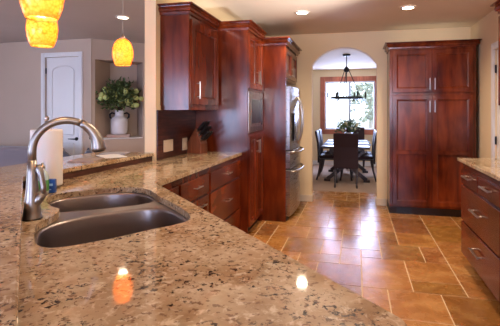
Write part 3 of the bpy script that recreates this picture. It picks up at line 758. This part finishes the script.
# ------------------------------------------------------------------ knife block
kb = Vector((-1.66, 3.80, .914))
t = thing('knife_block', 'slanted wooden knife block on the counter by the backsplash corner', 'knife block', kb, rz=-.30)
bm = BM(); extr(bm, [(-.13, 0), (.125, 0), (.125, .105), (.055, .265)], kb + Vector((0, .055, 0)), (1, 0, 0), (0, 0, 1), (0, -1, 0), .115); obj('block', bm, M['blockwood'], t, bev=.004)
Rk = Matrix.Rotation(-.30, 3, 'Z')
kd = Vector((.72, 0, .69)).normalized(); fa = Vector((.125, 0, .105)); fb = Vector((.055, 0, .265))
proto = None; n_ = 0
LBL = {0: 'lowest row', 1: 'middle row', 2: 'upper row'}
ROWP = ('at the near side', 'in the middle', 'at the far side')
for r_ in range(3):
    for c_ in range(3):
        base = fa.lerp(fb, .2 + .3 * r_) + kd * .004 + Vector((0, .028 - .037 * (2 - c_) + .0, 0)); 
        if proto is None:
            k = thing('kitchen_knife', '', 'knife', (0, 0, 0)); bm = BM()
            s = Vector((-kd.z, 0, kd.x))
            obox(bm, kd * .002 - s * .010 - Vector((0, .007, 0)), s, (0, 1, 0), kd, .020, .014, .018); obj('bolster', bm, M['steel'], k)
            bm = BM(); obox(bm, kd * .0205 - s * .011 - Vector((0, .008, 0)), s, (0, 1, 0), kd, .024, .018, .115); h_ = obj('handle', bm, M['black'], k, bev=.004)
            bm = BM()
            for q in (.04, .065, .09): tube(bm, [kd * q - Vector((0, .0086, 0)), kd * q + Vector((0, .0086, 0))], .003, 8)
            obj('rivet', bm, M['steel'], h_); proto = k
        else: k = copy_tree(proto)
        k.location = kb + Rk @ base; k.rotation_euler = (0, 0, -.30); k['group'] = 'black-handled knives in the block'
        k['label'] = 'black-handled knife in the %s of the wooden block, %s' % (LBL[r_], ROWP[c_])

# ------------------------------------------------------------------ pendants
def pendant(c, zb, label):
    c = Vector((c[0], c[1], zb)); t = thing('pendant_lamp', label, 'pendant lamp', (c.x, c.y, CZ), 'amber glass pendants over the bar')
    prof = [(.052, 0), (.060, .02), (.069, .05), (.0735, .085), (.071, .12), (.061, .155), (.045, .182), (.028, .195), (.018, .198)]
    bm = BM(); lathe(bm, prof, c, 32, cap=False); s = obj('lamp_shade', bm, M['amber'], t, smooth=True); m = s.modifiers.new('solid', 'SOLIDIFY'); m.thickness = .003; m.offset = -1
    bm = BM(); lathe(bm, [(.019, .190), (.021, .20), (.014, .222), (.006, .235)], c, 16); obj('socket_cap', bm, M['nickel'], t, smooth=True)
    bm = BM(); tube(bm, [c + ZV * .23, Vector((c.x, c.y, CZ - .02))], .0028, 8); obj('cord', bm, M['nickel'], t)
    bm = BM(); lathe(bm, [(.055, -.025), (.058, -.01), (.058, 0)], (c.x, c.y, CZ), 24); obj('ceiling_canopy', bm, M['nickel'], t, smooth=True)
    bm = BM(); blob(bm, c + ZV * .140, .021, 3, 0, (1, 1, 1.3)); obj('bulb', bm, M['bulb'], t, smooth=True)
    l = bpy.data.lights.new('pendant_glow', 'POINT'); l.energy = 1.7; l.color = (1, .74, .46); l.shadow_soft_size = .02
    o = bpy.data.objects.new('pendant_glow', l); COL.objects.link(o); o.location = (0, 0, zb + .075 - CZ); o.parent = t
pendant((-1.68, 2.54), 1.69, 'amber mosaic pendant hanging farthest, alone above the bar near the wall end')
pendant(UV(.072, 2.325), 1.69, 'middle amber mosaic pendant of the three, partly overlapped by the nearest one')
pendant(UV(.05, 1.64), 1.69, 'nearest amber mosaic pendant, cut by the top of the picture')

# recessed lights
def can(x, y, label, power=48, zc=CZ):
    t = thing('recessed_light', label, 'ceiling light', (x, y, zc - .012), 'recessed ceiling lights')
    bm = BM(); lathe(bm, [(.060, 0), (.082, .002), (.084, .0115)], (x, y, zc - .012), 28, cap=False); obj('trim_ring', bm, M['canwhite'], t, smooth=True)
    bm = BM(); lathe(bm, [(.061, .003), (.061, .006)], (x, y, zc - .012), 28); obj('diffuser', bm, M['diffuser'], t)
    l = bpy.data.lights.new('downlight', 'SPOT'); l.energy = power; l.color = (1, .80, .58); l.spot_size = R(150); l.spot_blend = .9; l.shadow_soft_size = .055
    o = bpy.data.objects.new('downlight', l); COL.objects.link(o); o.location = (0, 0, -.02); o.parent = t
can(-.62, 4.49, 'round recessed ceiling light left, in front of the refrigerator')
can(.555, 4.54, 'round recessed ceiling light right, in front of the pantry')
can(-2.79, 4.22, 'round recessed light in the living room ceiling behind the far pendant')
can(-.62, 2.6, 'recessed kitchen ceiling light above the left counter run', 48)
can(.555, 2.6, 'recessed kitchen ceiling light above the right counter', 48)

# ------------------------------------------------------------------ niche vase and flowers
nb = Vector((*dg(.445, .16), NZ0 + .022))
bm = BM(); box(bm, -.185, .175, -.10, .10, 0, .05); o = obj('book', bm, M['book'], bev=.004); o.location = nb; o.rotation_euler = (0, 0, .45)
tag(o, 'thick pale book lying under the white jug in the niche', 'book')
vb = nb + ZV * .051
t = thing('ceramic_jug', 'white ceramic jug with two dark side handles standing in the niche', 'vase', vb)
bm = BM(); lathe(bm, [(.11, 0), (.126, .012), (.133, .06), (.138, .16), (.136, .24), (.12, .275), (.08, .30), (.072, .325), (.074, .385), (.086, .40), (.070, .39), (.065, .34)], vb, 36); obj('jug_body', bm, M['ceramic'], t, smooth=True)
side = Vector((math.cos(.35), math.sin(.35), 0))
for s in (-1, 1):
    bm = BM(); tube(bm, [vb + side * s * .075 + ZV * .345, vb + side * s * .12 + ZV * .36, vb + side * s * .155 + ZV * .335, vb + side * s * .15 + ZV * .285, vb + side * s * .125 + ZV * .262], [.012, .014, .015, .014, .012], 10); obj('handle', bm, M['iron'], t, smooth=True)
def in_niche(p):
    q = Vector((p.x, p.y)) - A0; s_, d_ = q.dot(DS), q.dot(DN)
    return d_ < -.06 or (d_ < .33 and NS0 + .06 + max(0, d_) * .75 < s_ < NS1 - .06 and p.z < NZ1 - .08)
def bouquet(name, label, cat, base, rx, rz_, n, lsize, nb_, bsize, leafm, bloomm, seed, front=None, group=None, flat=.8, ok=None):
    rnd = random.Random(seed); t = thing(name, label, cat, base, group)
    tips = []; ok_ = ok or (lambda p: True)
    for k in range(n):
        a = rnd.uniform(0, 2 * math.pi); e = rnd.uniform(.02, 1) ** .7
        r = rnd.uniform(.35, 1) * rx
        tips.append(Vector((base[0] + math.cos(a) * r * math.cos(e * 1.4), base[1] + math.sin(a) * r * flat * math.cos(e * 1.4), base[2] + rz_ * (.12 + .88 * math.sin(e * 1.5) * rnd.uniform(.55, 1)))))
    bm = BM()
    for p in [q for q in tips if ok_(q)][:n // 2]:
        b0 = Vector(base) - ZV * .03; mid = b0.lerp(p, .5) + ZV * .04; tube(bm, [b0, mid, p], .0025 if lsize > .03 else .002, 4)
    obj('stems', bm, M['twig'], t)
    bm = BM()
    for p in tips:
        for q in range(13):
            c = Vector(base).lerp(p, rnd.uniform(.55, 1.05)) + Vector((rnd.uniform(-1, 1), rnd.uniform(-1, 1), rnd.uniform(-1, 1))) * lsize * .9
            if ok and not ok(c): continue
            d = (c - Vector(base)).normalized() + Vector((rnd.uniform(-1, 1), rnd.uniform(-1, 1), rnd.uniform(-.8, .8))); leaf(bm, c, d, lsize * rnd.uniform(.7, 1.3), lsize * .5)
    o = obj('foliage', bm, leafm, t, flip=False); o['kind'] = 'stuff'
    fd = Vector(front).normalized() if front else Vector((0, -1, 0)); sd = fd.cross(ZV)
    for k in range(nb_):
        c = Vector(base) + sd * rnd.uniform(-.72, .72) * rx + fd * rnd.uniform(.15, .6) * rx * flat + ZV * rz_ * rnd.uniform(.18, .78)
        bm = BM(); blob(bm, c, bsize * rnd.uniform(.8, 1.15), 2, .12); obj('blossom', bm, bloomm, t)
    return t
bouquet('flower_arrangement', 'leafy branches with round pale green blossoms in the white jug', 'flowers', tuple(vb + ZV * .40), .50, .46, 130, .075, 22, .040, M['leaf'], M['bloom'], 3, (.55, -.83, 0), flat=1.05, ok=in_niche)

# ------------------------------------------------------------------ sofa with cushions
so = Vector((-4.6, 4.35, 0))
t = thing('sofa', 'low grey-blue upholstered sofa beyond the bar ledge', 'sofa', so)
bm = BM(); box(bm, -5.9, -3.35, 3.95, 4.80, .10, .42); obj('base', bm, M['sofa'], t, bev=.03)
bm = BM(); extr(bm, [(-5.9, .30), (-3.98, .30), (-4.0, .62), (-4.10, .84), (-5.9, .84)], (0, 4.52, 0), (1, 0, 0), (0, 0, 1), (0, 1, 0), .26); obj('backrest', bm, M['sofa'], t, bev=.04)
for k in range(3):
    bm = BM(); box(bm, -5.88 + k * .85, -5.05 + k * .85, 3.96, 4.50, .425, .50); obj('seat_cushion', bm, M['sofa'], t, bev=.03)
bm = BM()
for x in (-5.8, -3.45):
    for y in (4.05, 4.7): box(bm, x - .03, x + .03, y - .03, y + .03, 0, .0995)
obj('foot', bm, M['toe'], t)
def cushion(c, s, rz, label):
    bm = BM(); n = 8; th = .15; vs = {}
    for k in (-1, 1):
        for i in range(n + 1):
            for j in range(n + 1):
                a, b = -1 + 2 * i / n, -1 + 2 * j / n; w = max(0, (1 - abs(a) ** 2.5) * (1 - abs(b) ** 2.5)) ** .5
                pin = 1 - .10 * (1 - abs(a) ** 2) * abs(b) ** 3; pin2 = 1 - .10 * (1 - abs(b) ** 2) * abs(a) ** 3
                vs[k, i, j] = bm.verts.new((a * s / 2 * pin2, k * th / 2 * w, b * s / 2 * pin))
        for i in range(n):
            for j in range(n): bm.faces.new((vs[k, i, j], vs[k, i + 1, j], vs[k, i + 1, j + 1], vs[k, i, j + 1]))
    bmesh.ops.remove_doubles(bm, verts=bm.verts[:], dist=1e-4)
    o = obj('throw_cushion', bm, M['cushion'], smooth=True); o.location = c; o.rotation_euler = (R(-14), R(rz), R(20)); tag(o, label, 'cushion', 'navy throw cushions')
cushion((-3.68, 4.26, .675), .31, 35, 'navy throw cushion on the sofa seat, nearer the faucet in view')
cushion((-3.36, 4.34, .675), .30, 40, 'navy throw cushion on the sofa seat end, closer to the far pendant')

# ------------------------------------------------------------------ dining room
def cubic(p0, p1, p2): return [Vector(p0).lerp(Vector(p1), s).lerp(Vector(p1).lerp(Vector(p2), s), s) for s in [k / 6 for k in range(7)]]
def dining_chair(label):
    t = thing('dining_chair', label, 'chair', (0, 0, .004), 'dark high-backed dining chairs')
    W_ = .215
    bm = BM(); box(bm, -W_, W_, -.22, .21, .405, .43); bmesh.ops.translate(bm, verts=bm.verts[:], vec=(0, 0, .0)); obj('seat_frame', bm, M['espresso'], t, bev=.005)
    bm = BM(); box(bm, -W_ + .01, W_ - .01, -.21, .20, .431, .487); obj('seat', bm, M['leather'], t, bev=.022, seg=3)
    bm = BM(); prof = [(-.215, .34), (-.23, .55), (-.25, .75), (-.295, .965), (-.265, .97), (-.215, .75), (-.19, .55), (-.18, .49), (-.18, .34)]
    prof = [(-.250, .34), (-.250, .52), (-.262, .72), (-.305, .955), (-.285, .968), (-.262, .955), (-.225, .72), (-.222, .52), (-.222, .34)]
    extr(bm, prof, (-W_, 0, 0), (0, 1, 0), (0, 0, 1), (1, 0, 0), 2 * W_); obj('backrest', bm, M['leather'], t, bev=.008)
    for sx in (-1, 1):
        x = sx * (W_ - .03)
        bm = BM(); tube(bm, cubic((x, .18, .405), (x + sx * .02, .235, .22), (x, .19, .0)), [.028, .030, .026, .021, .017, .016, .021], 10); obj('leg', bm, M['espresso'], t, smooth=True)
        bm = BM(); tube(bm, cubic((x, -.195, .405), (x, -.20, .2), (x + sx * .005, -.27, .0)), [.022, .022, .021, .020, .018, .017, .018], 10); obj('leg', bm, M['espresso'], t, smooth=True)
    return t
def gnd(o): 
    return o
ch = dining_chair('dark leather dining chair with its back to the kitchen at the near table end'); ch.location = (-.185, 7.22, .004)
for (x, y, r_, lb) in ((-.50, 7.86, -90, 'high-backed dining chair on the left table side, nearer the archway'),
                       (-.50, 8.45, -90, 'high-backed dining chair on the left table side, nearer the window'),
                       (.10, 7.88, 90, 'high-backed dining chair on the right table side, nearer the archway'),
                       (.10, 8.45, 90, 'high-backed dining chair on the right table side, nearer the window'),
                       (-.03, 9.38, 180, 'high-backed dining chair at the far table end under the window')):
    c = copy_tree(ch); c.location = (x, y, .004); c.rotation_euler = (0, 0, R(r_)); c['label'] = lb
tz = .705
t = thing('dining_table', 'dark wooden dining table on two crossed trestles in the dining room', 'table', (-.185, 8.15, .004))
bm = BM(); box(bm, -.64, .235, 7.24, 9.05, tz - .045, tz); obj('tabletop', bm, M['espresso'], t, bev=.006)
bm = BM(); box(bm, -.50, .10, 7.40, 8.9, tz - .10, tz - .0455); obj('apron', bm, M['espresso'], t)
for y in (7.60, 8.78):
    bm = BM()
    for s in (-1, 1):
        a = Vector((-.185 - s * .37, y, .045)); b = Vector((-.185 + s * .33, y, tz - .11)); d_ = (b - a).normalized(); nrm = Vector((-d_.z, 0, d_.x))
        obox(bm, a - nrm * .035 - Vector((0, .035 + .001 * s, 0)), d_, nrm, (0, 1, 0), (b - a).length, .07, .07)
        box(bm, a.x - .06, a.x + .06, y - .045, y + .045, .004, .05)
    obj('trestle', bm, M['espresso'], t, bev=.004)
bm = BM(); box(bm, -.215, -.155, 7.64, 8.74, .33, .40); obj('stretcher', bm, M['espresso'], t, bev=.004)
for (x, y, w, h, lb) in ((-.50, 7.75, .28, .40, 'dark placemat on the left table side, nearer the archway'), (.13, 7.75, .28, .40, 'dark placemat on the right table side, nearer the archway'),
                         (-.50, 8.45, .28, .40, 'dark placemat on the left table side, nearer the window'), (.13, 8.45, .28, .40, 'dark placemat on the right table side, nearer the window')):
    o = sheet('placemat', (x, y), w, h, 0, .003, M['cloth'], lb, 'placemat', tz + .0005); o['group'] = 'placemats on the dining table'
vz = Vector((-.16, 8.0, tz))
bm = BM(); lathe(bm, [(.07, 0), (.10, .06), (.11, .12), (.09, .19), (.075, .22), (.065, .21)], vz, 24); o = obj('flower_bowl', bm, M['ceramic'], smooth=True, loc=vz); tag(o, 'pale round flower bowl in the middle of the dining table', 'vase')
M['pale'] = mat('cream_blossom', (.55, .50, .30), .7)
bouquet('table_bouquet', 'dark leafy bouquet with small cream blooms on the dining table', 'flowers', tuple(vz + ZV * .21), .25, .27, 26, .06, 9, .026, M['leaf'], M['pale'], 9)

# chandelier
cc = Vector((-.18, 7.26, 0)); t = thing('chandelier', 'dark iron ring chandelier with candle arms in the dining room', 'chandelier', (cc.x, cc.y, 2.40))
bm = BM(); lathe(bm, [(.065, -.03), (.07, -.012), (.07, 0)], (cc.x, cc.y, 2.40), 24); obj('ceiling_plate', bm, M['iron'], t, smooth=True)
bm = BM(); tube(bm, [(cc.x, cc.y, 2.375), (cc.x, cc.y, 1.60)], .008, 8); lathe(bm, [(.02, 2.07), (.05, 2.09), (.055, 2.12), (.03, 2.16), (.012, 2.18)], (cc.x, cc.y, 0), 16); obj('stem', bm, M['iron'], t)
bm = BM(); seg = 48; rg = []
for k in range(seg):
    a = k * 2 * math.pi / seg; rg.append([bm.verts.new((cc.x + r * math.cos(a), cc.y + r * math.sin(a), z)) for r, z in ((.255, 1.585), (.285, 1.585), (.285, 1.62), (.255, 1.62))])
for k in range(seg):
    for q in range(4): bm.faces.new((rg[k][q], rg[(k + 1) % seg][q], rg[(k + 1) % seg][(q + 1) % 4], rg[k][(q + 1) % 4]))
obj('ring', bm, M['iron'], t)
for k in range(3):
    a = k * 2 * math.pi / 3 + .35; e = Vector((math.cos(a), math.sin(a), 0))
    bm = BM(); tube(bm, [Vector((cc.x, cc.y, 2.11)) + e * .045, Vector((cc.x, cc.y, 1.615)) + e * .268], .008, 6); obj('hanging_rod', bm, M['iron'], t)
    bm = BM(); tube(bm, [Vector((cc.x, cc.y, 1.60)), Vector((cc.x, cc.y, 1.60)) + e * .258], .006, 6); obj('spoke', bm, M['iron'], t)
for k in range(6):
    a = k * math.pi / 3 + .1; e = Vector((math.cos(a), math.sin(a), 0)); c0 = Vector((cc.x, cc.y, 0))
    bm = BM(); tube(bm, [c0 + e * .285 + ZV * 1.60, c0 + e * .305 + ZV * 1.545, c0 + e * .325 + ZV * 1.55, c0 + e * .34 + ZV * 1.61], .008, 6); lathe(bm, [(.022, 1.61), (.026, 1.62), (.012, 1.622)], (cc.x + e.x * .34, cc.y + e.y * .34, 0), 12); ar = obj('candle_arm', bm, M['iron'], t)
    bm = BM(); tube(bm, [c0 + e * .34 + ZV * 1.622, c0 + e * .34 + ZV * 1.69, c0 + e * .34 + ZV * 1.72], [.015, .015, .004], 8); obj('candle', bm, M['iron'], ar)

# ------------------------------------------------------------------ outside the dining window
bm = BM(); box(bm, -40, 40, 10.3, 90, -.6, -.4); o = struct('ground_outside', bm, M['lawn'])
def tree(x, y, h, r, label, seed):
    rnd = random.Random(seed); t = thing('tree', label, 'tree', (x, y, -.4), 'trees outside the dining window')
    bm = BM(); tube(bm, [(x, y, -.4), (x + .1, y, h * .4), (x, y, h * .8)], [.16, .12, .05], 8); obj('trunk', bm, M['bark'], t)
    bm = BM()
    for k in range(700):
        d = Vector((rnd.gauss(0, 1), rnd.gauss(0, 1), rnd.gauss(0, 1))).normalized() * rnd.uniform(.3, 1) ** .5
        p = Vector((x + d.x * r, y + d.y * r, h * .62 + d.z * h * .42)); leaf(bm, p, Vector((rnd.uniform(-1, 1), rnd.uniform(-1, 1), rnd.uniform(-1, .5))), .35, .25)
    o = obj('foliage', bm, M['treeleaf'], t, flip=False); o['kind'] = 'stuff'
tree(-3.2, 24, 4.2, 1.3, 'pale overexposed tree outside, left half of the dining window', 1)
tree(.9, 27, 3.6, 1.4, 'pale overexposed tree outside, right half of the dining window', 2)
